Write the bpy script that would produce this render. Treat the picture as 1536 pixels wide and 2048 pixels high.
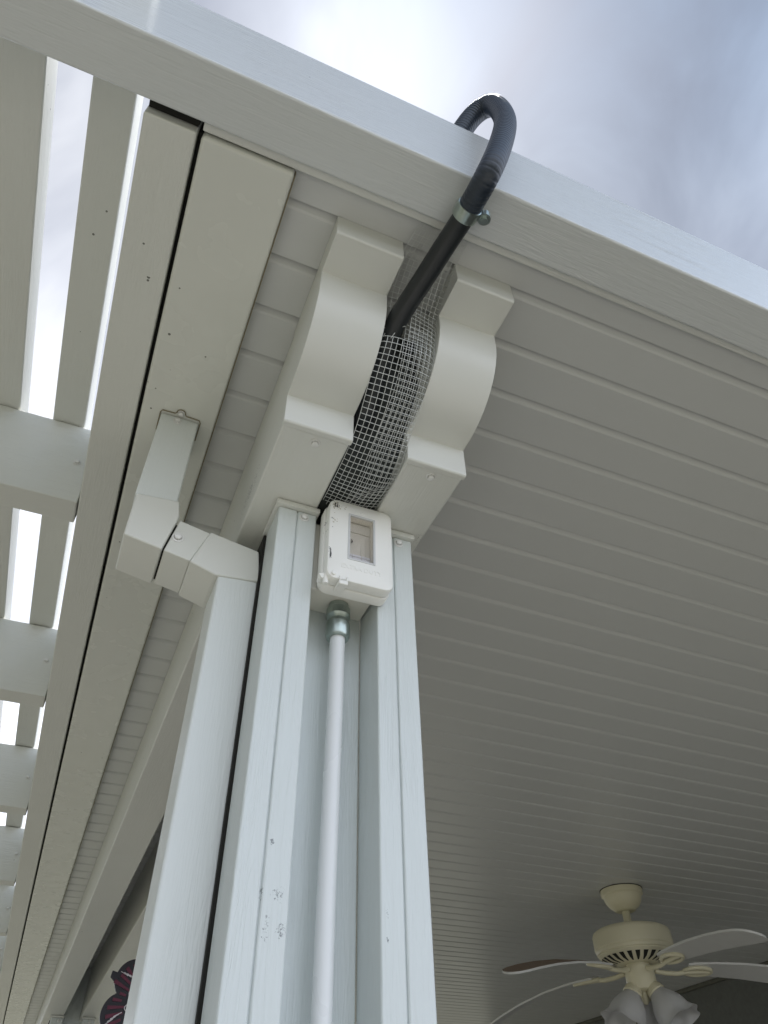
import bpy, bmesh, math, random
from mathutils import Vector, Matrix
random.seed(7)
PI = math.pi
for o in list(bpy.data.objects): bpy.data.objects.remove(o)
scn = bpy.context.scene
C = scn.collection

# all builder coordinates are in drawing units; S turns them into metres, Z0 is the eye height
S = 0.66
Z0 = 1.6
def W(p): return Vector((p[0]*S, p[1]*S, p[2]*S+Z0))

# ---------------------------------------------------------------- camera
cd = bpy.data.cameras.new('camera'); cam = bpy.data.objects.new('camera', cd); C.objects.link(cam)
fpx = 1434.0
Zc = Vector((-30, -1458, fpx)).normalized()
Yc = Vector((-851, 1428, fpx)); Yc = (Yc - Zc*Yc.dot(Zc)).normalized()
Xc = Yc.cross(Zc)
R3 = Matrix((Xc, Yc, Zc))                       # world = R3 @ image axes (right, down, forward)
rx = R3 @ Vector((1, 0, 0)); up = R3 @ Vector((0, -1, 0)); bk = R3 @ Vector((0, 0, -1))
m = Matrix((rx, up, bk)).transposed().to_4x4(); m.translation = Vector((0, 0, Z0))
cam.matrix_world = m
cd.sensor_fit = 'HORIZONTAL'; cd.sensor_width = 36.0; cd.lens = 36.0*fpx/1536.0
cd.clip_start = 0.01; cd.clip_end = 2000
scn.camera = cam
scn.render.resolution_x = 768; scn.render.resolution_y = 1024

# ---------------------------------------------------------------- colour management
scn.view_settings.view_transform = 'Standard'; scn.view_settings.look = 'None'
scn.view_settings.gamma = 1; scn.view_settings.exposure = 1.42

# ---------------------------------------------------------------- sky
SUN = Vector((0.16, 0.10, 0.98)).normalized()
wd = bpy.data.worlds.new('World'); scn.world = wd; wd.use_nodes = True
nt = wd.node_tree; N = nt.nodes; L = nt.links
for n in list(N): N.remove(n)
def nd(t, **k):
    n = N.new(t)
    for a, b in k.items(): setattr(n, a, b)
    return n
out = nd('ShaderNodeOutputWorld'); 
sky = nd('ShaderNodeTexSky'); sky.sky_type = 'NISHITA'; sky.sun_disc = False
sky.sun_elevation = math.asin(SUN.z); sky.sun_rotation = math.atan2(SUN.x, SUN.y)
sky.air_density = 1.0; sky.dust_density = 1.0; sky.ozone_density = 1.0
bg1 = nd('ShaderNodeBackground'); bg1.inputs[1].default_value = 0.05
L.new(sky.outputs[0], bg1.inputs[0])
bg2 = nd('ShaderNodeBackground'); bg2.inputs[1].default_value = 1.0
tc = nd('ShaderNodeTexCoord')
def math_n(op, a, b=None, c=None, clamp=False):
    n = nd('ShaderNodeMath', operation=op); n.use_clamp = clamp
    for i, v in enumerate((a, b, c)):
        if v is None: continue
        if isinstance(v, (int, float)): n.inputs[i].default_value = v
        else: L.new(v, n.inputs[i])
    return n.outputs[0]
def dirdot(v):
    n = nd('ShaderNodeVectorMath', operation='DOT_PRODUCT'); L.new(tc.outputs['Generated'], n.inputs[0])
    n.inputs[1].default_value = Vector(v).normalized(); return n.outputs['Value']
def sray(u, v): return R3 @ Vector((u-768, v-1024, fpx))
no = nd('ShaderNodeTexNoise'); no.inputs['Scale'].default_value = 3.3; no.inputs['Detail'].default_value = 5
no.inputs['Roughness'].default_value = 0.5; no.inputs['Distortion'].default_value = 0.5
mp = nd('ShaderNodeMapping'); mp.inputs['Location'].default_value = (3.1, 1.7, 0.4); mp.inputs['Scale'].default_value = (1.5, .8, 1)
L.new(tc.outputs['Generated'], mp.inputs[0]); L.new(mp.outputs[0], no.inputs['Vector'])
glow = math_n('POWER', math_n('MAXIMUM', dirdot(sray(790, 110)), 0.0), 45.0)
wide = math_n('POWER', math_n('MAXIMUM', dirdot(sray(500, 300)), 0.0), 3.0)
blue = math_n('POWER', math_n('MAXIMUM', dirdot(sray(1640, 170)), 0.0), 30.0)
# cloud brightness
noc = math_n('SUBTRACT', no.outputs['Fac'], 0.5)
br = math_n('ADD', math_n('MULTIPLY_ADD', glow, 0.26, 0.17), math_n('MULTIPLY', noc, 0.36))
front = math_n('MAXIMUM', dirdot((.65, -1, .02)), 0.0)
br = math_n('MULTIPLY_ADD', wide, 0.07, br)
back = math_n('POWER', math_n('MAXIMUM', dirdot((-.1, 1, .12)), 0.0), 5.0)
br = math_n('MULTIPLY_ADD', back, 0.6, br)
br = math_n('MULTIPLY_ADD', front, 0.78, br)
over = math_n('POWER', math_n('MAXIMUM', dirdot((.22, -.42, .87)), 0.0), 6.0)
br = math_n('MULTIPLY_ADD', over, -0.36, br)
br = math_n('MAXIMUM', math_n('MULTIPLY_ADD', blue, -0.06, br), 0.09)
col = nd('ShaderNodeMix', data_type='RGBA'); col.inputs[6].default_value = (0.89, 0.93, 1.04, 1); col.inputs[7].default_value = (1.0, 1.0, 1.03, 1)
L.new(math_n('MULTIPLY_ADD', noc, 1.6, math_n('MULTIPLY', glow, 1.0), clamp=True), col.inputs[0])
col2 = nd('ShaderNodeMix', data_type='RGBA'); col2.inputs[7].default_value = (0.62, 0.80, 1.10, 1)
L.new(col.outputs[2], col2.inputs[6]); L.new(math_n('MULTIPLY_ADD', blue, 0.22, math_n('MULTIPLY', over, 1.4), clamp=True), col2.inputs[0])
L.new(col2.outputs[2], bg2.inputs[0]); L.new(br, bg2.inputs[1])
mx = nd('ShaderNodeMixShader')
fac = math_n('SUBTRACT', math_n('MULTIPLY_ADD', noc, 0.6, 0.88), math_n('MULTIPLY', blue, 0.0), clamp=True)
L.new(fac, mx.inputs[0]); L.new(bg1.outputs[0], mx.inputs[1]); L.new(bg2.outputs[0], mx.inputs[2])
L.new(mx.outputs[0], out.inputs[0])

# ---------------------------------------------------------------- sun through thin cloud
sl = bpy.data.lights.new('sun', 'SUN'); sl.energy = 2.2; sl.angle = math.radians(6); sl.color = (1, .96, .9)
so = bpy.data.objects.new('sun', sl); C.objects.link(so)
so.rotation_euler = SUN.to_track_quat('Z', 'Y').to_euler(); so.location = (0, 0, 30)

# ---------------------------------------------------------------- materials
def newmat(name):
    mt = bpy.data.materials.new(name); mt.use_nodes = True
    b = mt.node_tree.nodes['Principled BSDF']; return mt, mt.node_tree, b
def mathm(t, op, a, b=None, c=None, clamp=False):
    n = t.nodes.new('ShaderNodeMath'); n.operation = op; n.use_clamp = clamp
    for i, v in enumerate((a, b, c)):
        if v is None: continue
        if isinstance(v, (int, float)): n.inputs[i].default_value = v
        else: t.links.new(v, n.inputs[i])
    return n.outputs[0]
def noise(t, vec, scale, detail=3, rough=.5, dist=0, sc=None, loc=None):
    if sc or loc:
        mpn = t.nodes.new('ShaderNodeMapping'); t.links.new(vec, mpn.inputs[0])
        if sc: mpn.inputs['Scale'].default_value = sc
        if loc: mpn.inputs['Location'].default_value = loc
        vec = mpn.outputs[0]
    n = t.nodes.new('ShaderNodeTexNoise'); t.links.new(vec, n.inputs['Vector'])
    n.inputs['Scale'].default_value = scale; n.inputs['Detail'].default_value = detail
    n.inputs['Roughness'].default_value = rough; n.inputs['Distortion'].default_value = dist
    return n.outputs['Fac']
def painted(name, axis=None, figure=.13, base=(.695, .705, .665), rough=.38, grain=.35, specks=0.0, stain=.06, wav=0.0, marks=()):
    """white enamelled aluminium, embossed wood grain running along axis"""
    mt, t, b = newmat(name)
    pos = t.nodes.new('ShaderNodeNewGeometry').outputs['Position']
    col = t.nodes.new('ShaderNodeMix'); col.data_type = 'RGBA'
    col.inputs[6].default_value = (*base, 1); col.inputs[7].default_value = (base[0]*.80, base[1]*.79, base[2]*.70, 1)
    big = noise(t, pos, 3.0, 4, .6)
    fine = noise(t, pos, 40.0, 3, .6)
    f = mathm(t, 'MULTIPLY', mathm(t, 'SUBTRACT', mathm(t, 'MULTIPLY_ADD', fine, .4, big), .55, clamp=True), stain*3, clamp=True)
    t.links.new(f, col.inputs[0]); last = col.outputs[2]
    if specks > 0:
        vo = t.nodes.new('ShaderNodeTexVoronoi'); vo.inputs['Scale'].default_value = 75; t.links.new(pos, vo.inputs['Vector'])
        dot = mathm(t, 'LESS_THAN', vo.outputs['Distance'], mathm(t, 'MULTIPLY', noise(t, pos, 55, 1), .22))
        sep = t.nodes.new('ShaderNodeSeparateColor'); t.links.new(vo.outputs['Color'], sep.inputs[0])
        clus = noise(t, pos, 6, 2, .5, loc=(5, 2, 1))
        gate = mathm(t, 'GREATER_THAN', mathm(t, 'MULTIPLY_ADD', clus, .9, sep.outputs[0]), 1.52-specks)
        mx = t.nodes.new('ShaderNodeMix'); mx.data_type = 'RGBA'; mx.inputs[7].default_value = (.05, .05, .035, 1)
        t.links.new(last, mx.inputs[6]); t.links.new(mathm(t, 'MULTIPLY', mathm(t, 'MULTIPLY', dot, gate), .85), mx.inputs[0]); last = mx.outputs[2]
    for (cx, cy, cz, hx, hy, hz, thr, sc_) in marks:
        # scrapes: noise cut off outside a small rounded patch
        c_ = W((cx, cy, cz))
        vs = t.nodes.new('ShaderNodeVectorMath'); vs.operation = 'SUBTRACT'; t.links.new(pos, vs.inputs[0]); vs.inputs[1].default_value = c_
        vm = t.nodes.new('ShaderNodeVectorMath'); vm.operation = 'MULTIPLY'; t.links.new(vs.outputs[0], vm.inputs[0]); vm.inputs[1].default_value = (1/(hx*S), 1/(hy*S), 1/(hz*S))
        ln = t.nodes.new('ShaderNodeVectorMath'); ln.operation = 'LENGTH'; t.links.new(vm.outputs[0], ln.inputs[0])
        fo = mathm(t, 'SUBTRACT', 1.0, mathm(t, 'POWER', ln.outputs['Value'], 2.0), clamp=True)
        nn = noise(t, pos, sc_, 3, .6, 1.0)
        mk = mathm(t, 'MULTIPLY', mathm(t, 'SUBTRACT', mathm(t, 'MULTIPLY_ADD', mathm(t, 'SUBTRACT', fo, 1.0), .25, nn), thr, clamp=True), 14.0, clamp=True)
        mk = mathm(t, 'MULTIPLY', mk, mathm(t, 'GREATER_THAN', fo, 0.0))
        mx = t.nodes.new('ShaderNodeMix'); mx.data_type = 'RGBA'; mx.inputs[7].default_value = (.10, .11, .12, 1)
        t.links.new(last, mx.inputs[6]); t.links.new(mathm(t, 'MULTIPLY', mk, .72), mx.inputs[0]); last = mx.outputs[2]
    t.links.new(last, b.inputs['Base Color'])
    r = mathm(t, 'MULTIPLY_ADD', noise(t, pos, 14, 3), .16, rough-.08); t.links.new(r, b.inputs['Roughness'])
    b.inputs['Specular IOR Level'].default_value = .5
    h = None
    if axis is not None and grain > 0:
        sc = [170, 170, 170]; sc[axis] = 13
        n1 = noise(t, pos, 1.0, 3, .62, .9, sc=tuple(sc))
        sc2 = [60, 60, 60]; sc2[axis] = 4
        n2 = noise(t, pos, 1.0, 2, .5, 1.6, sc=tuple(sc2))
        w = mathm(t, 'SINE', mathm(t, 'MULTIPLY', n2, 60.0))
        patch = mathm(t, 'MULTIPLY', mathm(t, 'SUBTRACT', noise(t, pos, 5, 2, sc=(1, 1, 1)), .42, clamp=True), 4.0, clamp=True)
        h = mathm(t, 'MULTIPLY_ADD', mathm(t, 'MULTIPLY', w, patch), figure, n1)
        bp = t.nodes.new('ShaderNodeBump'); bp.inputs['Strength'].default_value = grain; bp.inputs['Distance'].default_value = .0019
        t.links.new(h, bp.inputs['Height']); last_n = bp.outputs[0]
    else: last_n = None
    if wav > 0:
        bp2 = t.nodes.new('ShaderNodeBump'); bp2.inputs['Strength'].default_value = wav; bp2.inputs['Distance'].default_value = .01
        t.links.new(noise(t, pos, 4.5, 1), bp2.inputs['Height'])
        if last_n: t.links.new(last_n, bp2.inputs['Normal'])
        last_n = bp2.outputs[0]
    if last_n: t.links.new(last_n, b.inputs['Normal'])
    return mt
def simple(name, colr, rough=.5, metal=0.0, var=.15, nscale=30, bump=0.0, spec=.5):
    mt, t, b = newmat(name)
    pos = t.nodes.new('ShaderNodeNewGeometry').outputs['Position']
    mx = t.nodes.new('ShaderNodeMix'); mx.data_type = 'RGBA'
    mx.inputs[6].default_value = (*[c*(1-var) for c in colr], 1); mx.inputs[7].default_value = (*[min(1, c*(1+var)) for c in colr], 1)
    n = noise(t, pos, nscale, 4, .6); t.links.new(n, mx.inputs[0]); t.links.new(mx.outputs[2], b.inputs['Base Color'])
    b.inputs['Roughness'].default_value = rough; b.inputs['Metallic'].default_value = metal
    b.inputs['Specular IOR Level'].default_value = spec
    if bump:
        bp = t.nodes.new('ShaderNodeBump'); bp.inputs['Strength'].default_value = bump; bp.inputs['Distance'].default_value = .002
        t.links.new(n, bp.inputs['Height']); t.links.new(bp.outputs[0], b.inputs['Normal'])
    return mt
PX = painted('painted_grain_x', 0, grain=.55, specks=.06)
PXF = painted('painted_fascia', 0, base=(.655, .68, .685), rough=.20, grain=.6, specks=.03)
PY = painted('painted_grain_y', 1,  marks=[(.160, 1.06, 1.09, .02, .13, .06, .52, 240), (.524, 1.0, 1.04, .05, .04, .03, .50, 300)], specks=.012)
PZ = painted('painted_grain_z', 2, base=(.645, .69, .68), marks=[(.2595, 1.0, .371, .006, .01, .006, .43, 330), (.2735, 1.0, .305, .015, .01, .014, .50, 420), (.2515, 1.0, .305, .005, .01, .014, .50, 420), (.281, 1.0, .263, .009, .01, .012, .44, 500), (.262, 1.0, .265, .007, .01, .03, .52, 420), (.4300, 1.0, .297, .004, .01, .010, .50, 420), (.430, 1.0, .266, .003, .01, .006, .46, 420)], grain=.5, specks=.0, rough=.33)
PS = painted('painted_smooth', None, rough=.36)
PG = painted('painted_gutter', None, rough=.27, specks=.16, wav=0, stain=.01, base=(.70, .71, .66))
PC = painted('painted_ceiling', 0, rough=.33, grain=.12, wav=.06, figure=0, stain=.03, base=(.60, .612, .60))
PD = painted('painted_downspout', 2, base=(.705, .74, .725), grain=.28, rough=.33)
PLA = painted('cover_plastic', None, base=(.88, .88, .84), rough=.42, marks=[(.313, .95, 1.004, .012, .05, .014, .47, 150), (.308, .95, .96, .006, .05, .03, .52, 200), (.306, .95, .875, .006, .05, .03, .50, 200), (.372, .95, 1.000, .012, .05, .006, .55, 200), (.300, .97, .95, .01, .03, .05, .55, 150)], stain=.05)
BOX = simple('box_plastic', (.74, .73, .66), .45, var=.05)
SCREWM = simple('screw_paint', (.76, .76, .74), .28, var=.05, nscale=200)
HOSE = simple('hose_rubber', (.022, .031, .046), .40, var=.3, nscale=60, bump=.15)
PIPE = simple('pipe_rubber', (.016, .019, .021), .38, var=.3, nscale=80, bump=.1)
ZINC = simple('zinc', (.40, .46, .43), .28, metal=.9, var=.25, nscale=70, bump=.2)
WIRE = simple('galvanised_wire', (.63, .65, .63), .42, metal=.25, var=.2, nscale=90)
BLACK = simple('gap_shade_black', (.028, .033, .031), .9, var=.3)  # only for the added block that darkens the mesh gap
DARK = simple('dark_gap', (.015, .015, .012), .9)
CON = painted('conduit_paint', 2, base=(.74, .76, .76), rough=.30, grain=.05, stain=.03)
TAN = simple('rusty_wire', (.22, .19, .12), .6, var=.2)
FANM = simple('fan_enamel', (.70, .66, .49), .4, var=.04, nscale=10)
BLADEW = simple('blade_white', (.62, .62, .60), .45, var=.06)
BLADEB = simple('blade_brown', (.20, .13, .085), .5, var=.15)
SCUFF = simple('scuff', (.07, .07, .07), .7, var=.4, nscale=300)
BURG = simple('burgundy_metal', (.10, .012, .032), .35, metal=.3, var=.3, nscale=40)
SPD = simple('spinner_dark', (.018, .016, .022), .4, metal=.3, var=.3)
STEEL = simple('bare_steel', (.55, .52, .52), .35, metal=.9)
WALLM = simple('stucco', (.125, .13, .122), .9, var=.25, nscale=45, bump=.8)
GRASS = simple('lawn_grass', (.12, .12, .09), .9, var=.35, nscale=9, bump=.5)
SLAB = simple('concrete', (.34, .325, .295), .85, var=.14, nscale=4, bump=.2)
LABEL = simple('paper_label', (.80, .84, .95), .5, var=.05)
def glassmat(name, colr, rough, trans=1.0):
    mt, t, b = newmat(name)
    b.inputs['Base Color'].default_value = (*colr, 1); b.inputs['Roughness'].default_value = rough
    b.inputs['Transmission Weight'].default_value = trans; b.inputs['IOR'].default_value = 1.2 if trans == 1 else 1.45
    if trans == 1:  # thin pane: let light through straight
        tr = t.nodes.new('ShaderNodeBsdfTransparent'); tr.inputs[0].default_value = (.96, .94, .92, 1)
        gl = t.nodes.new('ShaderNodeBsdfGlossy'); gl.inputs['Roughness'].default_value = .12
        mx = t.nodes.new('ShaderNodeMixShader'); mx.inputs[0].default_value = .07
        t.links.new(tr.outputs[0], mx.inputs[1]); t.links.new(gl.outputs[0], mx.inputs[2])
        t.links.new(mx.outputs[0], t.nodes['Material Output'].inputs[0])
    return mt
CLEAR = glassmat('clear_plastic', (.9, .92, .9), .05)
FROST = glassmat('frosted_glass', (.72, .72, .72), .55, .35)

# ---------------------------------------------------------------- mesh builder
class MB:
    def __init__(s): s.bm = bmesh.new(); s.wn = False
    def _add(s, t, bev=0, seg=2):
        if bev > 0:
            es = [e for e in t.edges if e.is_manifold and e.calc_face_angle(0) > .35]
            s.wn = True
            bmesh.ops.bevel(t, geom=es, offset=bev, segments=seg, affect='EDGES', clamp_overlap=True, profile=.5)
        me = bpy.data.meshes.new('tmp'); t.to_mesh(me); t.free(); s.bm.from_mesh(me); bpy.data.meshes.remove(me); return s
    def box(s, x0, x1, y0, y1, z0, z1, bev=0, seg=2):
        t = bmesh.new(); bmesh.ops.create_cube(t, size=1)
        for v in t.verts: v.co = Vector(((x0+x1)/2+v.co.x*(x1-x0), (y0+y1)/2+v.co.y*(y1-y0), (z0+z1)/2+v.co.z*(z1-z0)))
        return s._add(t, bev, seg)
    def prism(s, poly, axis, a, b, bev=0, seg=2):
        """poly in the two other axes (in order), extruded from a to b along axis"""
        def P(p, q):
            l = [p[0], p[1]]; l.insert(axis, q); return Vector(l)
        t = bmesh.new()
        v0 = [t.verts.new(P(p, a)) for p in poly]; v1 = [t.verts.new(P(p, b)) for p in poly]
        t.faces.new(v0); t.faces.new(v1[::-1]); n = len(poly)
        for i in range(n): t.faces.new((v0[i], v1[i], v1[(i+1) % n], v0[(i+1) % n]))
        bmesh.ops.recalc_face_normals(t, faces=t.faces)
        return s._add(t, bev, seg)
    def tube(s, pts, r, seg=12, cap=True, closed=False):
        """r: number or function of index"""
        t = bmesh.new(); pts = [Vector(p) for p in pts]; n = len(pts); rings = []
        ref = None
        for i, p in enumerate(pts):
            a = pts[(i-1) % n] if (i > 0 or closed) else p; b = pts[(i+1) % n] if (i < n-1 or closed) else p
            d = (b-a).normalized()
            if ref is None:
                ref = Vector((0, 0, 1)) if abs(d.z) < .9 else Vector((1, 0, 0))
            u = (ref - d*ref.dot(d)).normalized(); v = d.cross(u); ref = u
            rr = r(i) if callable(r) else r
            rings.append([t.verts.new(p+(u*math.cos(2*PI*k/seg)+v*math.sin(2*PI*k/seg))*rr) for k in range(seg)])
        m_ = n if closed else n-1
        for i in range(m_):
            A, B = rings[i], rings[(i+1) % n]
            for k in range(seg): t.faces.new((A[k], A[(k+1) % seg], B[(k+1) % seg], B[k]))
        if cap and not closed: t.faces.new(rings[0][::-1]); t.faces.new(rings[-1])
        bmesh.ops.recalc_face_normals(t, faces=t.faces)
        return s._add(t)
    def lathe(s, prof, c, ax=(0, 0, 1), seg=28, ripple=None):
        """prof: (radius, height) pairs along axis ax from point c"""
        ax = Vector(ax).normalized(); u = ax.orthogonal().normalized(); v = ax.cross(u); c = Vector(c)
        t = bmesh.new(); rings = []
        for j, (r, h) in enumerate(prof):
            ring = []
            for k in range(seg):
                a = 2*PI*k/seg; rr = max(r, 1e-5)
                if ripple: rr *= 1+ripple(j, a)
                ring.append(t.verts.new(c+ax*h+(u*math.cos(a)+v*math.sin(a))*rr))
            rings.append(ring)
        for A, B in zip(rings, rings[1:]):
            for k in range(seg): t.faces.new((A[k], A[(k+1) % seg], B[(k+1) % seg], B[k]))
        bmesh.ops.remove_doubles(t, verts=t.verts, dist=1e-5)
        bmesh.ops.recalc_face_normals(t, faces=t.faces)
        return s._add(t)
    def poly(s, pts):
        s.bm.faces.new([s.bm.verts.new(Vector(p)) for p in pts]); return s
    def build(s, name, mat, parent=None, smooth=35, org=None):
        me = bpy.data.meshes.new(name)
        base = Vector(parent['_org']) if parent and '_org' in parent else (Vector(org) if org else Vector((0, 0, 0)))
        for v in s.bm.verts: v.co = (v.co-base)*S
        s.bm.to_mesh(me); s.bm.free()
        for p in me.polygons: p.use_smooth = smooth > 0
        o = bpy.data.objects.new(name, me); C.objects.link(o)
        if smooth > 0: me.set_sharp_from_angle(angle=math.radians(60 if s.wn and smooth == 35 else smooth))
        if s.wn and smooth > 0:
            w_ = o.modifiers.new('even_faces', 'WEIGHTED_NORMAL'); w_.keep_sharp = True; w_.weight = 100
        for mm in (mat if isinstance(mat, (list, tuple)) else [mat]): me.materials.append(mm)
        if parent:
            o.parent = parent; o['_org'] = list(base)
        else:
            o.location = W(base) if org else Vector((0, 0, Z0)); o['_org'] = list(base)
        return o
def thing(name, org, label, cat, group=None):
    o = bpy.data.objects.new(name, None); C.objects.link(o); o.empty_display_size = .05
    o.location = W(org); o['_org'] = list(org); tag(o, label, cat, group); return o
def tag(o, label=None, cat=None, group=None, kind=None):
    if label: o['label'] = label
    if cat: o['category'] = cat
    if group: o['group'] = group
    if kind: o['kind'] = kind
    elif label: o['kind'] = 'thing'
    return o
def copy_tree(o, parent=None):
    c = o.copy(); C.objects.link(c)
    if parent: c.parent = parent; c.matrix_parent_inverse = o.matrix_parent_inverse
    for ch in list(o.children): copy_tree(ch, c)
    return c
def screw(c, ax, parent, r=.0072, mat=None):
    """hex head screw with washer flange"""
    mb = MB(); mb.lathe([(0, 0), (r*1.35, 0), (r*1.35, .0012), (r*1.0, .002)], c, ax, 20)
    mb.lathe([(r*.95, .0018), (r*.93, .0062), (r*.7, .0072), (0, .0074)], c, ax, 6)
    return mb.build('screw', mat or SCREWM, parent)
def scuffs(spots, mk, parent, name='scuff'):
    """small marks lying on a surface: spots of (a, b, length, width); mk(a, b) gives the point"""
    mb = MB()
    for a, b, l, w in spots:
        n = 9; ph = random.random()*6
        pts = []
        for k in range(n):
            t = 2*PI*k/n; q = 1+.35*math.sin(3*t+ph)
            pts.append(mk(a+math.cos(t)*w*q, b+math.sin(t)*l*q))
        mb.poly(pts)
    return mb.build(name, SCUFF, parent, smooth=0)

# ---------------------------------------------------------------- ground
GZ = -2.424
g = MB().box(-300, 300, -300, 300, GZ-.3, GZ).build('lawn', GRASS, smooth=0); tag(g, kind='structure')
g = MB().box(-2.6, 7, -2.8, 9.2, GZ-.1, GZ+.02, .01).build('paving', SLAB, smooth=0); tag(g, kind='structure')
g = MB().box(.35, 5.3, 1.15, 9.0, GZ-.05, GZ+.028, .01).build('patio_floor', simple('floor_tile', (.105, .093, .075), .6, var=.2, nscale=8), smooth=0); tag(g, kind='structure')

# ---------------------------------------------------------------- ceiling of the patio cover
ZC = 1.33
y0 = .549; P = .1146
prof = [(.492, ZC)]
y = y0
while y < 8.9:
    prof += [(y-.0022, ZC), (y-.0022, ZC+.020), (y+.0012, ZC+.020), (y+.0012, ZC+.0120), (y+.0035, ZC+.0112), (y+.0130, ZC+.0022), (y+.0185, ZC)]
    y += P
prof += [(8.9, ZC), (8.9, ZC+.13), (.492, ZC+.13)]
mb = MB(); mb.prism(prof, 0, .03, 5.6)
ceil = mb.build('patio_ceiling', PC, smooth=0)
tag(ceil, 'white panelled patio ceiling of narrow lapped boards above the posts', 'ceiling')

# ---------------------------------------------------------------- fascia across the top
t = thing('fascia_beam', (0, .427, 1.30), 'long white wood-grain fascia beam across the top with the black hose over it', 'fascia')
MB().box(-4.5, 7, .380, .474, 1.300, 1.572, .0055, 3).build('beam', PXF, t)
MB().box(-.105, 7, .4745, .491, 1.3125, 1.44, .002).build('back_lip', PX, t)

# ---------------------------------------------------------------- gutter beam with smooth underside
t = thing('rain_gutter', (-.02, 4, 1.30), 'smooth glossy white gutter with specked underside above the elbow', 'gutter')
MB().box(-.104, .060, .4945, 8.9, 1.300, 1.46, .007, 3).build('trough', PG, t)
MB().box(.0603, .0622, .50, 8.9, 1.3045, 1.3295).build('dirt_line', TAN, t)
# ---------------------------------------------------------------- rim beam of the open lattice
t = thing('rim_beam', (-.15, .5, 1.3), 'white wood-grain rim beam between the open slats and the smooth gutter', 'beam')
MB().box(-.200, -.112, .4935, 9.0, 1.300, 1.574, .004).build('beam', PY, t)
MB().box(-.1118, -.1042, .5, 8.9, 1.325, 1.40).build('gap_shade_strip', DARK, t)  # dark strip added over the gap beside the gutter, standing in for shade
MB().box(-.197, -.114, .4750, .4925, 1.325, 1.56).build('end_gap_shade', DARK, t)  # added dark block, gives the opening between beam end and fascia its shade
if 0: tag(t, 'white wood-grain rim beam between the open slats and the smooth gutter', 'beam')

# ---------------------------------------------------------------- rafters and slats
nm = ['nearest white rafter, tall face bolted to the rim beam level with the gutter bracket', 'second white rafter from the fascia, crossing under the slats beside the elbow',
      'third white rafter from the fascia along the left edge', 'fourth white rafter from the fascia, low on the left edge', 'fifth white rafter from the fascia, near the lower left corner',
      'sixth white rafter from the fascia, just above the lower left corner', 'seventh white rafter from the fascia, a sliver in the lower left corner', 'farthest white rafter of the open lattice']
org = (-.2, 1.47, 1.30)
r0 = thing('rafter', org, nm[0], 'rafter', 'rafters under the lattice slats')
MB().box(-4.2, -.2035, 1.47, 1.552, 1.300, 1.574, .004).build('rafter_board', PX, r0)
screw((-.241, 1.4695, 1.437), (0, -1, 0), r0)
for i in range(1, 8):
    c = copy_tree(r0); c.location = W((org[0], 1.47+1.02*i, org[2])); c['label'] = nm[i]
sn = ['wide white slat right beside the rim beam with a bright edge', 'second white slat from the rim beam, at the upper left edge',
      'third white slat from the rim beam', 'fourth white slat from the rim beam', 'fifth white slat from the rim beam', 'sixth white slat from the rim beam',
      'seventh white slat from the rim beam', 'eighth white slat from the rim beam']
s0 = MB().box(-.343, -.259, .300, 9.1, 1.577, 1.662, .004).build('lattice_slat', PY, org=(-.3, .3, 1.577))
tag(s0, sn[0], 'slat', 'lattice slats')
for i in range(1, 8):
    c = copy_tree(s0); c.location = W((-.3-.168*i, .3, 1.577)); c['label'] = sn[i]

# ---------------------------------------------------------------- double header beams with shaped ends
cprof = [(.546, 1.3295), (.546, 1.268), (.549, 1.2645), (.628, 1.2625), (.6285, 1.240)]
for k in range(1, 13):
    a = k/12*PI/2
    cprof.append((.6285+.158*(1-math.cos(a)), 1.240-.147*math.sin(a)))
cprof += [(.7975, 1.092), (.7985, 1.0225), (.802, 1.0195), (.812, 1.0195), (.812, 1.3295)]
def header(x0, x1, lab):
    t = thing('header_beam', ((x0+x1)/2, .8, 1.022), lab, 'beam', 'header beams on the posts')
    MB().box(x0, x1, .8125, 8.88, 1.0225, 1.3285, .005).build('beam', PY, t)
    MB().prism(cprof, 0, x0-.002, x1+.002, .0016, 2).build('scroll_end', PS, t)
    return t
hl = header(.160, .289, 'left header beam with scrolled end, nearer the downspout')
screw((.228, .832, 1.0222), (0, 0, -1), hl)
hr = header(.403, .524, 'right header beam with scrolled end, against the open ceiling')
screw((.463, .828, 1.0222), (0, 0, -1), hr)

# ---------------------------------------------------------------- posts
def make_post(oy, lab):
    t = thing('patio_post', (.356, oy, GZ), lab, 'post', 'posts under the header beams')
    for (xa, xm, xb) in ((.212, .2505, .290), (.420, .4575, .4985)):
        mb = MB()
        mb.box(xa, xm-.0007, oy, oy+.091, GZ+.03, 1.0085, .0035, 3); mb.box(xm+.0007, xb, oy, oy+.091, GZ+.03, 1.0085, .0035, 3)
        mb.box(xa+.006, xb-.006, oy+.004, oy+.087, GZ+.03, 1.006)
        mb.build('post_shaft', PZ, t)
        MB().box(xa-.007, xb+.004, oy-.009, oy+.10, 1.0090, 1.0205, .0015).build('cap_trim', PS, t)
        screw(((.264 if xa < .3 else .4685), oy-.0003, .993), (0, -1, 0), t)
    MB().box(.2075, .236, oy+.0925, oy+.20, GZ+.03, 1.006).build('rear_gap_shade', DARK, t)  # dark block added so the slit between post and downspout looks shaded
    MB().box(.2915, .4185, oy+.0855, oy+.170, GZ+.03, 1.0085, .003).box(.2905, .4015, oy+.0856, oy+.170, 1.0, 1.325).build('core_panel', PZ, t)
    return t
post = make_post(1.0, 'near double patio post in front, holding the outlet box and conduit')
c = copy_tree(post); c.location = W((.356, 6.34, GZ)); c['label'] = 'distant double patio post at the far end of the header beams'

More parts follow.
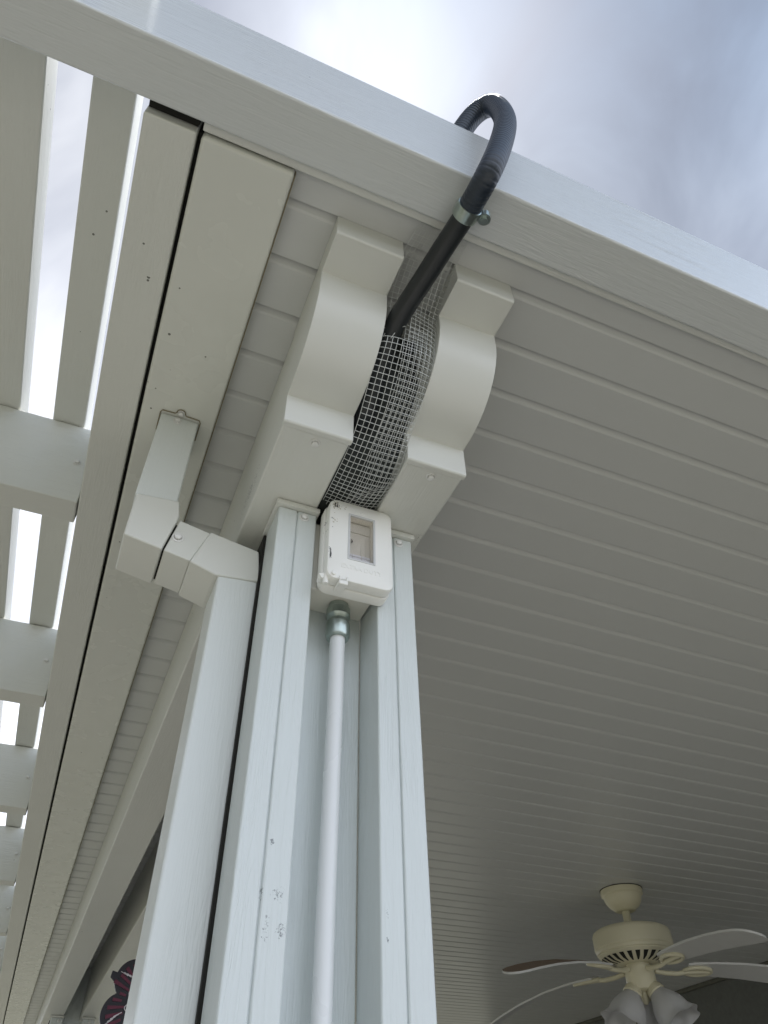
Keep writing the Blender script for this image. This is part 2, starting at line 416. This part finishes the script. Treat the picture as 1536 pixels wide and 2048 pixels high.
# ---------------------------------------------------------------- downspout
t = thing('downspout', (.17, 1.1, GZ), 'square white downspout with two elbows left of the near post', 'downspout')
MB().box(.1315, .2105, 1.102, 1.208, GZ+.03, .8905, .005, 3).build('lower_pipe', PD, t)
MB().prism([(-.056, 1.036), (.0285, 1.043), (.0355, 1.000), (.0185, .910), (-.0555, .9245)], 1, 1.0975, 1.2125, .004, 2).build('elbow', PS, t)
MB().box(.02, .05, 1.106, 1.204, .918, .985).build('joint', DARK, t)
MB().prism([(.0385, .9955), (.1015, .9815), (.0745, .9005), (.0225, .9108)], 1, 1.1005, 1.2095, .003, 2).build('offset_pipe', PS, t)
MB().prism([(.1010, .9835), (.2035, .9640), (.2125, .8885), (.1265, .8800), (.0735, .8975)], 1, 1.0975, 1.2125, .004, 2).build('elbow', PS, t)
MB().box(-.0585, .0250, 1.101, 1.209, 1.035, 1.2985, .004, 2).build('upper_pipe', PD, t)
screw((.042, 1.1003, .950), (0, -1, 0), t, .0085)
screw((-.021, 1.1008, 1.283), (0, -1, 0), t, .0068)
st = [(-.0615, 1.155, 1.2978), (-.0615, 1.100, 1.2978), (-.058, 1.0935, 1.2978), (-.030, 1.0925, 1.2978), (-.026, 1.0875, 1.2978)]
for k in range(7):
    a = PI - k/6*PI; st.append((-.0175+.0095*math.cos(a), 1.0875-.0095*math.sin(a), 1.2978))
st += [(-.006, 1.0925, 1.2978), (.024, 1.0935, 1.2978), (.0282, 1.100, 1.2978), (.0282, 1.155, 1.2978)]
b = MB().tube(st, .0013, 8).build('strap', TAN, t)
screw((-.0175, 1.0890, 1.2998), (0, 0, -1), b, .0062)

# ---------------------------------------------------------------- conduit with its coupling
t = thing('conduit', (.36, 1.05, GZ), 'round white conduit running down the middle of the near post', 'conduit')
pts = [(.3605, 1.050, .79), (.3605, 1.050, .62)] + [(.3605-.0025*k/6, 1.050, .62-.3*k/6) for k in range(1, 7)] + [(.3580, 1.05, -.4), (.358, 1.05, GZ+.03)]
MB().tube(pts, .0140, 28).build('pipe', CON, t)
mb = MB().lathe([(.0145, .762), (.0205, .762), (.0225, .766), (.0225, .793), (.0185, .797), (.0175, .803), (.0195, .806)], (.3605, 1.05, 0), seg=32)
mb.lathe([(.0195, .806), (.0228, .810), (.0228, .826), (.0200, .829), (.0190, .8375)], (.3605, 1.05, 0), seg=32)
mb.lathe([(.0232, .811), (.0236, .813), (.0236, .822), (.0232, .824)], (.3605, 1.05, 0), seg=8)
mb.build('coupling', ZINC, t)

# ---------------------------------------------------------------- outlet box with hinged cover
t = thing('outlet_box', (.365, 1.085, .838), 'white weatherproof outlet box with clear window at the top of the conduit', 'outlet box')
MB().box(.2935, .4170, 1.0185, 1.0852, .8385, 1.005, .003).build('back_box', BOX, t)
def rrect(x0, x1, z0, z1, r, n=6):
    p = []
    for cx, cz, a0 in ((x1-r, z1-r, 0), (x0+r, z1-r, 90), (x0+r, z0+r, 180), (x1-r, z0+r, 270)):
        for k in range(n+1):
            a = math.radians(a0+90*k/n); p.append((cx+r*math.cos(a), cz+r*math.sin(a)))
    return p
def plate(mb, outer, inner, y0_, y1_, chamf=.004):
    """rounded plate facing -Y with a hole; outer and inner have the same count; edge rolled back"""
    n = len(outer); cx = sum(p[0] for p in outer)/n; cz = sum(p[1] for p in outer)/n
    def sh(p, d):
        v = Vector((p[0]-cx, p[1]-cz)); w = (abs(v.x)/.068, abs(v.y)/.10); k = 1-d/ (.075)
        return (cx+v.x*k, cz+v.y*(1-d/.1))
    lay = [[(p, y1_) for p in outer], [(p, y0_+chamf) for p in outer], [(sh(p, chamf*.35), y0_+chamf*.3) for p in outer], [(sh(p, chamf), y0_) for p in outer]]
    if inner: lay += [[(p, y0_) for p in inner], [(p, y1_-.004) for p in inner]]
    bm = mb.bm; rings = [[bm.verts.new((p[0], yy, p[1])) for p, yy in l] for l in lay]
    for A, B in zip(rings, rings[1:]):
        for k in range(n): bm.faces.new((A[k], B[k], B[(k+1) % n], A[(k+1) % n]))
    if not inner: bm.faces.new(rings[-1])
    bmesh.ops.recalc_face_normals(bm, faces=bm.faces)
YL = .9515
mb = MB(); plate(mb, rrect(.3015, .4330, .8195, 1.0205, .017), rrect(.344, .393, .875, .986, .004), YL, .9735)
lid = mb.build('cover', PLA, t)
mb = MB(); plate(mb, rrect(.2985, .4345, .8165, 1.0215, .018), None, .9745, .9975, .003)
fr = mb.build('cover_frame', PLA, t)
MB().box(.303, .4175, .9975, 1.0184, .8370, 1.008, .002).build('gasket_skirt', BOX, t)
# window, frame lip and what shows behind it
mb = MB()
for a in ((.3405, .3448, .8715, .9895), (.3922, .3965, .8715, .9895)): mb.box(a[0], a[1], YL-.0012, YL+.004, a[2], a[3], .0007)
for a in ((.3445, .3925, .8715, .8758), (.3445, .3925, .9852, .9895)): mb.box(a[0], a[1], YL-.0012, YL+.004, a[2], a[3], .0007)
GRAYP = simple('window_rim', (.60, .61, .61), .35, var=.05)
wn = mb.build('window', GRAYP, lid)
MB().box(.3440, .3930, YL+.002, YL+.003, .875, .986).build('pane', CLEAR, wn)
DP = simple('device_plate', (.72, .73, .70), .5, var=.06)
mb = MB().box(.3442, .3928, .9700, .9738, .8755, .9855).box(.3465, .3925, .9672, .9698, .9585, .9605).box(.374, .3748, .9688, .9699, .88, .935).box(.3465, .3480, .9660, .9698, .9450, .9600).box(.384, .3846, .9688, .9699, .90, .95)
mb.build('device', DP, wn)
scuffs([(.3540, .9330, .0055, .0018), (.3485, .915, .0038, .0014), (.3490, .9615, .004, .0012)], lambda a, b: (a, .9666, b), wn, 'slot')
mb = MB()
for r in range(4):
    for q, (xa, xb) in enumerate(((.3452, .3545), (.3555, .3735), (.3750, .3920))):
        mb.box(xa, xb, .9660, .9668, .8775+r*.0060, .8823+r*.0060)
mb.build('label', LABEL, wn)
# hinge, latch, ears
mb = MB().tube([(.3045, .9650, .8120), (.3045, .9650, .8330)], .0052, 14)
mb.box(.2925, .3030, .966, .983, .8235, .8330, .002)
mb.prism([(.2905, .8300), (.3000, .8350), (.3000, .8230), (.2960, .8215)], 1, .962, .974, .001)
mb.build('hinge_ear', PLA, t)
mb = MB().box(.3245, .3420, .9540, .9800, .8105, .8160, .0015).box(.3245, .3420, .9470, .9540, .8065, .8160, .002).box(.3245, .3288, .9460, .9500, .8150, .8240, .0012).box(.3378, .3420, .9460, .9500, .8150, .8240, .0012)
mb.build('latch', PLA, t)
mb = MB().lathe([(0, 0), (.0042, 0), (.0040, -.0022), (.0028, -.0032), (0, -.0034)], (.3145, YL-.0002, .829), (0, 1, 0), 16)
mb.build('pin', PLA, t)
# embossed wording
def emboss(txt, size, x, z, parent, name):
    cu = bpy.data.curves.new(name, 'FONT'); cu.body = txt; cu.size = size*S; cu.extrude = .00025; cu.align_x = 'CENTER'; cu.bevel_depth = .0001
    tmp = bpy.data.objects.new('tmp', cu); C.objects.link(tmp)
    bpy.context.view_layer.update()
    me = bpy.data.meshes.new_from_object(tmp.evaluated_get(bpy.context.evaluated_depsgraph_get()))
    bpy.data.objects.remove(tmp)
    o = bpy.data.objects.new(name, me); C.objects.link(o); me.materials.clear(); me.materials.append(PLA)
    o.parent = parent; base = Vector(parent['_org'])
    o.location = (Vector((x, YL-.0001, z))-base)*S; o.rotation_euler = (PI/2, 0, 0)
    return o
emboss('EXTRA DUTY', .0135, .3690, .8490, lid, 'embossed_wording')
mb = MB()
for (a, b) in ((.362, .9985), (.3685, 1.0), (.375, .9985)): mb.prism([(a-.002, b-.0018), (a+.002, b-.0018), (a+.001, b+.002), (a-.0014, b+.0015)], 1, YL-.0009, YL+.001)
mb.build('embossed_mark', PLA, lid)
fm = lambda a, b: (a, YL-.0005, b)
for q in ((.3120, 1.0045, .0058, .0013), (.3162, 1.0015, .0058, .0013), (.3070, .8745, .0125, .0016)): scuffs([q], fm, lid, 'crack')
DIRTM = simple('dirt_film', (.42, .37, .26), .8, var=.2, nscale=200)
mb = MB()
for k in range(46):
    a = random.random(); x = .3075+.034*a**1.5*random.random()+.002; z = 1.011-.02*random.random()*(1-a*.3)
    if k > 30: x = .3075+random.random()*.012; z = .955+.05*random.random()
    r_ = random.uniform(.0004, .0016); ph = random.random()*6
    mb.poly([(x+r_*(1+.5*math.sin(2*q+ph))*math.cos(q*.9), YL-.00035, z+r_*math.sin(q*.9)*.8) for q in range(7)])
mb.build('dirt_spots', DIRTM, lid, smooth=0)

# ---------------------------------------------------------------- wire mesh stuffed between the scroll ends
t = thing('wire_mesh', (.346, .8, 1.03), 'sheet of galvanised wire mesh folded into the gap between the scrolled beam ends', 'wire mesh')
def catmull(P_, n):
    P_ = [Vector(p) for p in P_]; P2 = [P_[0]*2-P_[1]]+P_+[P_[-1]*2-P_[-2]]; o = []
    for i in range(1, len(P2)-2):
        for k in range(n):
            q = k/n; a, b_, c_, d = P2[i-1:i+3]
            o.append(.5*((2*b_)+(-a+c_)*q+(2*a-5*b_+4*c_-d)*q*q+(-a+3*b_-3*c_+d)*q**3))
    o.append(P2[-2]); return o
path = catmull([(0, .462, 1.3265), (0, .520, 1.3215), (0, .580, 1.300), (0, .635, 1.262), (0, .650, 1.205), (0, .672, 1.150), (0, .724, 1.100), (0, .782, 1.058), (0, .832, 1.030), (0, .890, 1.020), (0, .985, 1.032)], 14)
cum = [0]
for a, b in zip(path, path[1:]): cum.append(cum[-1]+(b-a).length)
Lp = cum[-1]
def at(s_):
    s_ = min(max(s_, 0), Lp-1e-6)
    for i in range(len(cum)-1):
        if cum[i+1] >= s_:
            q = (s_-cum[i])/(cum[i+1]-cum[i]); p = path[i].lerp(path[i+1], q); d = (path[i+1]-path[i]).normalized(); return p, Vector((0, d.z, -d.y))
def surf(s_, w, off=0, nx=10, jx=0, sw=0):
    """w 0..1 across the sheet; bulges outwards"""
    p, n = at(s_)
    if n.z > 0: n = -n
    q = s_/Lp
    x0_ = .2915; x1_ = .4005
    if q < .16: x0_ += (.16-q)*.10; x1_ += (.16-q)*.05
    x = x0_+(x1_-x0_)*w + .0016*math.sin(s_*31+w*3+sw)
    bul = (.013*math.sin(PI*min(1, max(0, w)))**.7)*min(1, q*3)*(1-.25*math.sin(q*9))*min(1, .25+(1-q)*5) + .0016*math.sin(s_*26+w*7+sw)*min(1, q*3)
    r = p + n*(bul+off); r.x = x
    r.z = min(r.z, ZC-.002)
    return r
cell = .0114; nrow = int(Lp/cell); ncol = 11
def layer(s0_, s1_, w0, w1, off, sw, rad=.0006, hole=None):
    mb = MB(); rows = int((s1_-s0_)/cell); cols = max(2, round((w1-w0)*ncol))
    for j in range(cols+1):
        w = w0+(w1-w0)*j/cols; seg_ = []
        for i in range(rows*2+1):
            s_ = s0_+(s1_-s0_)*i/(rows*2)
            if hole and hole(s_, w):
                if len(seg_) > 1: mb.tube(seg_, rad, 5, cap=False)
                seg_ = []; continue
            seg_.append(surf(s_, w, off, sw=sw)+Vector((0, 0, -.0004)))
        if len(seg_) > 1: mb.tube(seg_, rad, 5, cap=False)
    for i in range(rows+1):
        s_ = s0_+(s1_-s0_)*i/rows; seg_ = []
        for j in range(cols*2+1):
            w = w0+(w1-w0)*j/(cols*2)
            if hole and hole(s_, w):
                if len(seg_) > 1: mb.tube(seg_, rad, 5, cap=False)
                seg_ = []; continue
            seg_.append(surf(s_, w, off, sw=sw)+Vector((0, 0, .0004)))
        if len(seg_) > 1: mb.tube(seg_, rad, 5, cap=False)
    return mb
hole = lambda s_, w: w < .42 and .225 < s_ < .285
layer(0, Lp, 0, 1, 0, 0, hole=hole).build('mesh_sheet', WIRE, t, smooth=60)
layer(.24, Lp-.015, .42, 1.0, -.009, 1.3, .00045).build('mesh_fold', WIRE, t, smooth=60)
mb = MB()
for (a, b, c_) in (((.300, .668, 1.19), (.308, .655, 1.215), (.318, .640, 1.212)), ((.312, .664, 1.18), (.322, .650, 1.20), (.332, .640, 1.198)), ((.298, .66, 1.20), (.304, .65, 1.222), (.31, .652, 1.236))):
    mb.tube([a, b, c_], .0008, 5)
mb.build('loose_wires', WIRE, t)
# black block added behind the mesh so the gap interior reads as deep shade
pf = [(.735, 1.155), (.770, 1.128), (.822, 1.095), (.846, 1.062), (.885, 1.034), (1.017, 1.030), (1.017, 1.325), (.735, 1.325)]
o = MB().prism(pf, 0, .2905, .4015, .002).build('gap_shade_filler', BLACK, org=(.346, .9, 1.05)); tag(o, 'black block added to darken the gap behind the wire mesh between the two scrolled beam ends', 'filler')

# ---------------------------------------------------------------- black hose
def on_y(u, v, yy):
    d = sray(u, v); k = yy/d.y; return Vector((d.x*k, yy, d.z*k))
t = thing('flexible_hose', (.36, .42, 1.27), 'black flexible hose looped over the top of the fascia beam', 'hose')
def on_z(u, v, zz):
    d = sray(u, v); k = zz/d.z; return Vector((d.x*k, d.y*k, zz))
keys = [on_y(690, 985, .985), on_y(712, 900, .905), on_y(728, 835, .80), on_y(750, 760, .745), on_y(770, 700, .70), on_z(792, 643, 1.215), on_z(840, 570, 1.240), on_z(888, 494, 1.260),
        on_z(924, 440, 1.270), on_z(936, 421, 1.272), on_z(956, 386, 1.250), on_y(978, 345, .346), on_y(1001, 290, .328), on_y(1010, 240, .326), on_y(987, 209, .342), on_y(957, 220, .368), on_y(931, 251, .392), on_y(905, 292, .416)]
hp = catmull(keys, 30)
hc = [0]
for a, b in zip(hp, hp[1:]): hc.append(hc[-1]+(b-a).length)
np_ = int(hc[-1]/.0012); rs = []; j = 0
for k in range(np_+1):
    s_ = hc[-1]*k/np_
    while j < len(hc)-2 and hc[j+1] < s_: j += 1
    rs.append(hp[j].lerp(hp[j+1], (s_-hc[j])/max(1e-9, hc[j+1]-hc[j])))
for _ in range(60):
    rs = [rs[0]]+[(rs[i-4 if i > 3 else 0]+rs[i]*2+rs[min(i+4, len(rs)-1)])/4 for i in range(1, len(rs)-1)]+[rs[-1]]
target = on_z(937, 419, 1.272)
ic = min(range(len(rs)), key=lambda i: (rs[i]-target).length)
MB().tube(rs[:ic+1:4], .0200, 28).build('smooth_pipe', PIPE, t)
def rib(i):
    ph = (i*.0012/.0102) % 1; am = .0003+.0005*min(1, max(0, (i-110)/120))
    return .0212+am*(1 if .25 < ph < .85 else (-1 if ph < .10 or ph > .97 else 0))
MB().tube(rs[ic:], rib, 36).build('corrugated_pipe', HOSE, t, smooth=70)
dirv = (rs[ic+6]-rs[ic-6]).normalized(); cc = rs[ic]
mb = MB().lathe([(.0200, -.0125), (.0238, -.0120), (.0243, -.009), (.0243, .009), (.0238, .012), (.0200, .0125)], cc, dirv, 36)
cl = mb.build('clamp', ZINC, t)
side = dirv.cross(Vector((0, -.35, -1))).normalized()
ear = cc+side*.031+Vector((0, -.004, -.006))
if (R3.transposed() @ side).x < 0: ear = cc-side*.031+Vector((0, -.004, -.006)); side = -side
nrm = side.cross(dirv).normalized()
mb = MB().lathe([(.0, -.006), (.0118, -.006), (.0118, .006), (0, .006)], ear, nrm, 20)
mb.tube([cc+side*.020, ear], .0085, 10)
e_ = mb.build('clamp_ear', ZINC, cl)
mb = MB().lathe([(.0, -.011), (.0066, -.011), (.0066, .011), (0, .011)], ear, nrm, 6).build('bolt', ZINC, cl)

# ---------------------------------------------------------------- ceiling fan
FX, FY = 3.022, 3.602
t = thing('ceiling_fan', (FX, FY, ZC), 'cream ceiling fan with drooping blades and frosted lamps under the panelled ceiling', 'ceiling fan')
def lz(prof_, name, par, mat=FANM, seg=40): return MB().lathe(prof_, (FX, FY, 0), seg=seg).build(name, mat, par, smooth=40)
cn = lz([(0, 1.329), (.118, 1.329), (.119, 1.322), (.117, 1.300), (.106, 1.292), (.105, 1.282), (.098, 1.262), (.082, 1.240), (.062, 1.226), (.058, 1.220), (.050, 1.216), (0, 1.215)], 'canopy', t)
lz([(.110, 1.3294), (.121, 1.3294), (.121, 1.3262), (.110, 1.3262)], 'gasket', cn, DARK)
lz([(.0215, 1.217), (.0215, 1.10)], 'downrod', t)
mt_ = lz([(0, 1.128), (.12, 1.127), (.185, 1.121), (.205, 1.110), (.212, 1.095), (.212, 1.030), (.205, 1.022), (.207, 1.018), (.204, 1.008), (.196, 1.003), (.197, .998), (.188, .990), (.150, .968), (.100, .956), (.062, .954), (0, .954)], 'motor_housing', t)
mb = MB()
for k in range(26):
    a = 2*PI*k/26; ca, sa = math.cos(a), math.sin(a); w = .0085*(-sa), .0085*ca
    p = lambda r, q, z: (FX+ca*r+w[0]*q, FY+sa*r+w[1]*q, z)
    mb.poly([p(.112, -.4, .9570), p(.150, -1.0, .9662), p(.150, 1.0, .9662), p(.112, .4, .9570)]).poly([p(.150, -1.0, .9662), p(.184, -1.5, .9855), p(.184, 1.5, .9855), p(.150, 1.0, .9662)])
mb.build('vent_slots', DARK, mt_, smooth=0)
lz([(0, .956), (.062, .955), (.062, .944), (.075, .938), (.078, .940), (.078, .858), (.070, .838), (.050, .830), (0, .828)], 'light_fitter', t)
lz([(.0, .832), (.022, .830), (.018, .790), (.010, .775), (0, .773)], 'finial', t, seg=20)
# blades
angs = [192, 120, 48, -24, -96]
for k, ad in enumerate(angs):
    a = math.radians(ad); ca, sa = math.cos(a), math.sin(a)
    pitch = .24; dr_ = (.11, .15, .08, .08, .06)[k]
    def bp(r, q):
        """r along the blade, q across"""
        z = .930 - dr_*max(0, (r-.25))**2/.49*1.0 - q*math.sin(pitch)
        return Vector((FX+ca*r-sa*q*math.cos(pitch), FY+sa*r+ca*q*math.cos(pitch), z))
    prof_ = [(.26, .050), (.30, .058), (.40, .066), (.55, .074), (.70, .080), (.82, .082), (.90, .076), (.945, .060), (.965, .035), (.972, .012)]
    mb = MB(); bm = mb.bm; T = []; B_ = []
    for r, h in prof_:
        T.append([bm.verts.new(bp(r, q*h)+Vector((0, 0, .005))) for q in (-1, -.5, 0, .5, 1)])
        B_.append([bm.verts.new(bp(r, q*h)-Vector((0, 0, .005))) for q in (-1, -.5, 0, .5, 1)])
    for i in range(len(prof_)-1):
        for j in range(4):
            bm.faces.new((T[i][j], T[i+1][j], T[i+1][j+1], T[i][j+1])).material_index = 1
            bm.faces.new((B_[i][j], B_[i][j+1], B_[i+1][j+1], B_[i+1][j]))
        bm.faces.new((T[i][0], B_[i][0], B_[i+1][0], T[i+1][0])); bm.faces.new((T[i][4], T[i+1][4], B_[i+1][4], B_[i][4]))
    for j in range(4):
        bm.faces.new((T[0][j], T[0][j+1], B_[0][j+1], B_[0][j])); bm.faces.new((T[-1][j], B_[-1][j], B_[-1][j+1], T[-1][j+1]))
    bmesh.ops.recalc_face_normals(bm, faces=bm.faces)
    bl = mb.build('blade', [BLADEW, BLADEB], t, smooth=50)
    mb = MB()
    mb.tube([bp(.085, 0)+Vector((0, 0, -.006)), bp(.14, 0)+Vector((0, 0, -.016)), bp(.20, 0)+Vector((0, 0, -.020)), bp(.25, 0)+Vector((0, 0, -.014))], .012, 10)
    ov = [(bp(.31+.075*math.cos(q), .040*math.sin(q))+Vector((0, 0, -.011))) for q in [2*PI*i/18 for i in range(18)]]
    mb.tube(ov, .010, 8, closed=True)
    mb.tube([bp(.24, 0)+Vector((0, 0, -.014)), bp(.375, 0)+Vector((0, 0, -.010))], .012, 8)
    mb.build('blade_iron', FANM, t, smooth=60)
# tulip shades
base = math.atan2(-FY, -FX)
for k in range(3):
    a = base+math.radians(-52+120*k)-0.05
    d = Vector((math.cos(a)*.62, math.sin(a)*.62, -1)).normalized()
    c0 = Vector((FX+math.cos(a)*.052, FY+math.sin(a)*.052, .850))
    MB().lathe([(.030, -.01), (.033, .0), (.044, .012), (.047, .030), (.050, .036), (.046, .042)], c0, d, 28).build('shade_holder', FANM, t)
    pr_ = [(.040, .034), (.046, .045), (.062, .070), (.082, .105), (.092, .140), (.094, .165), (.102, .190), (.116, .208), (.112, .207), (.098, .189), (.090, .165), (.088, .140), (.078, .105), (.058, .070), (.042, .045)]
    MB().lathe(pr_, c0, d, 48, ripple=lambda j, q: (.10*math.cos(6*q) if 6 <= j <= 9 else (.03*math.cos(6*q) if j in (5, 10) else 0))).build('lamp_shade', FROST, t, smooth=60)
mb = MB()
for (dx, dy, z1) in ((-.066, .03, .52), (.012, -.072, .50)):
    n = 46
    mb.tube([(FX+dx, FY+dy, .868-(.868-z1)*k/n) for k in range(n+1)], lambda i: .0028 if i % 2 else .0016, 6)
mb.build('pull_chain', TAN, t)

# ---------------------------------------------------------------- house wall on the right
t = thing('house_wall', (5.1, 4, GZ), 'dark rough stucco house wall meeting the ceiling behind the fan', 'wall')
MB().box(5.100, 5.4, -1.5, 8.9, GZ+.03, ZC-.002).build('wall_panel', WALLM, t, smooth=0)
MB().box(5.068, 5.099, -1.5, 8.9, ZC-.030, ZC-.002, .004).build('top_trim', simple('trim_dark', (.10, .10, .08), .6, var=.5, nscale=60), t)

# ---------------------------------------------------------------- wind spinner
_c = on_y(303, 2012, 3.3); SX, SY, SZ = _c.x, 3.3, _c.z
t = thing('wind_spinner', (SX, SY, SZ), 'dark burgundy metal wind spinner hanging behind the downspout', 'wind spinner')
def rad(a):
    a += math.radians(13.5)
    l = abs(math.sin(3*a)); return (.150+.052*l**.7+(.022 if abs(((math.degrees(a)+75) % 60)-30) > 26 else 0))*KS
KS = .90
n = 180; R_ = [rad(2*PI*k/n) for k in range(n)]
MB().prism([(SX+R_[k]*math.cos(2*PI*k/n), SZ+R_[k]*math.sin(2*PI*k/n)) for k in range(n)], 1, SY, SY+.008).build('rim_plate', SPD, t, smooth=0)
mb = MB()
for k in range(36):
    a = 2*PI*(k+.5)/36; h_ = .035; r1 = rad(a)*.90; r0_ = (.105+.010*(k % 3))*KS
    q = lambda r, d: (SX+r*math.cos(a+d), SZ+r*math.sin(a+d))
    mb.prism([q(r0_, -h_), q(r1, -h_*1.15), q(r1, h_*1.15), q(r0_, h_)], 1, SY-.003, SY+.001)
mb.build('painted_rays', BURG, t, smooth=0)
mb = MB()
for rr, am in ((.098*KS, .010), (.088*KS, .011), (.060*KS, .009)):
    mb.tube([(SX+(rr+am*math.sin(12*a))*math.cos(a), SY-.004, SZ+(rr+am*math.sin(12*a))*math.sin(a)) for a in [2*PI*k/144 for k in range(144)]], .0020, 6, closed=True)
for k in range(6):
    a0 = 2*PI*k/6+.30
    for j in range(4):
        a = a0+(j-1.5)*.035; mb.tube([(SX+KS*(.118+.012*j)*math.cos(a), SY-.004, SZ+KS*(.118+.012*j)*math.sin(a)), (SX+KS*(.152+.012*j)*math.cos(a+.05), SY-.004, SZ+KS*(.152+.012*j)*math.sin(a+.05))], .0015, 6)
mb.build('silver_lines', STEEL, t)
mb = MB().tube([(SX, SY+.004, SZ+.17), (SX, SY+.004, 1.022 if SX > .403 or SX < .289 else 1.325)], .0014, 6); mb.build('hanging_wire', TAN, t)

# ---------------------------------------------------------------- render settings and tidy-up
for o in bpy.data.objects:
    if '_org' in o: del o['_org']
scn.render.engine = 'CYCLES'
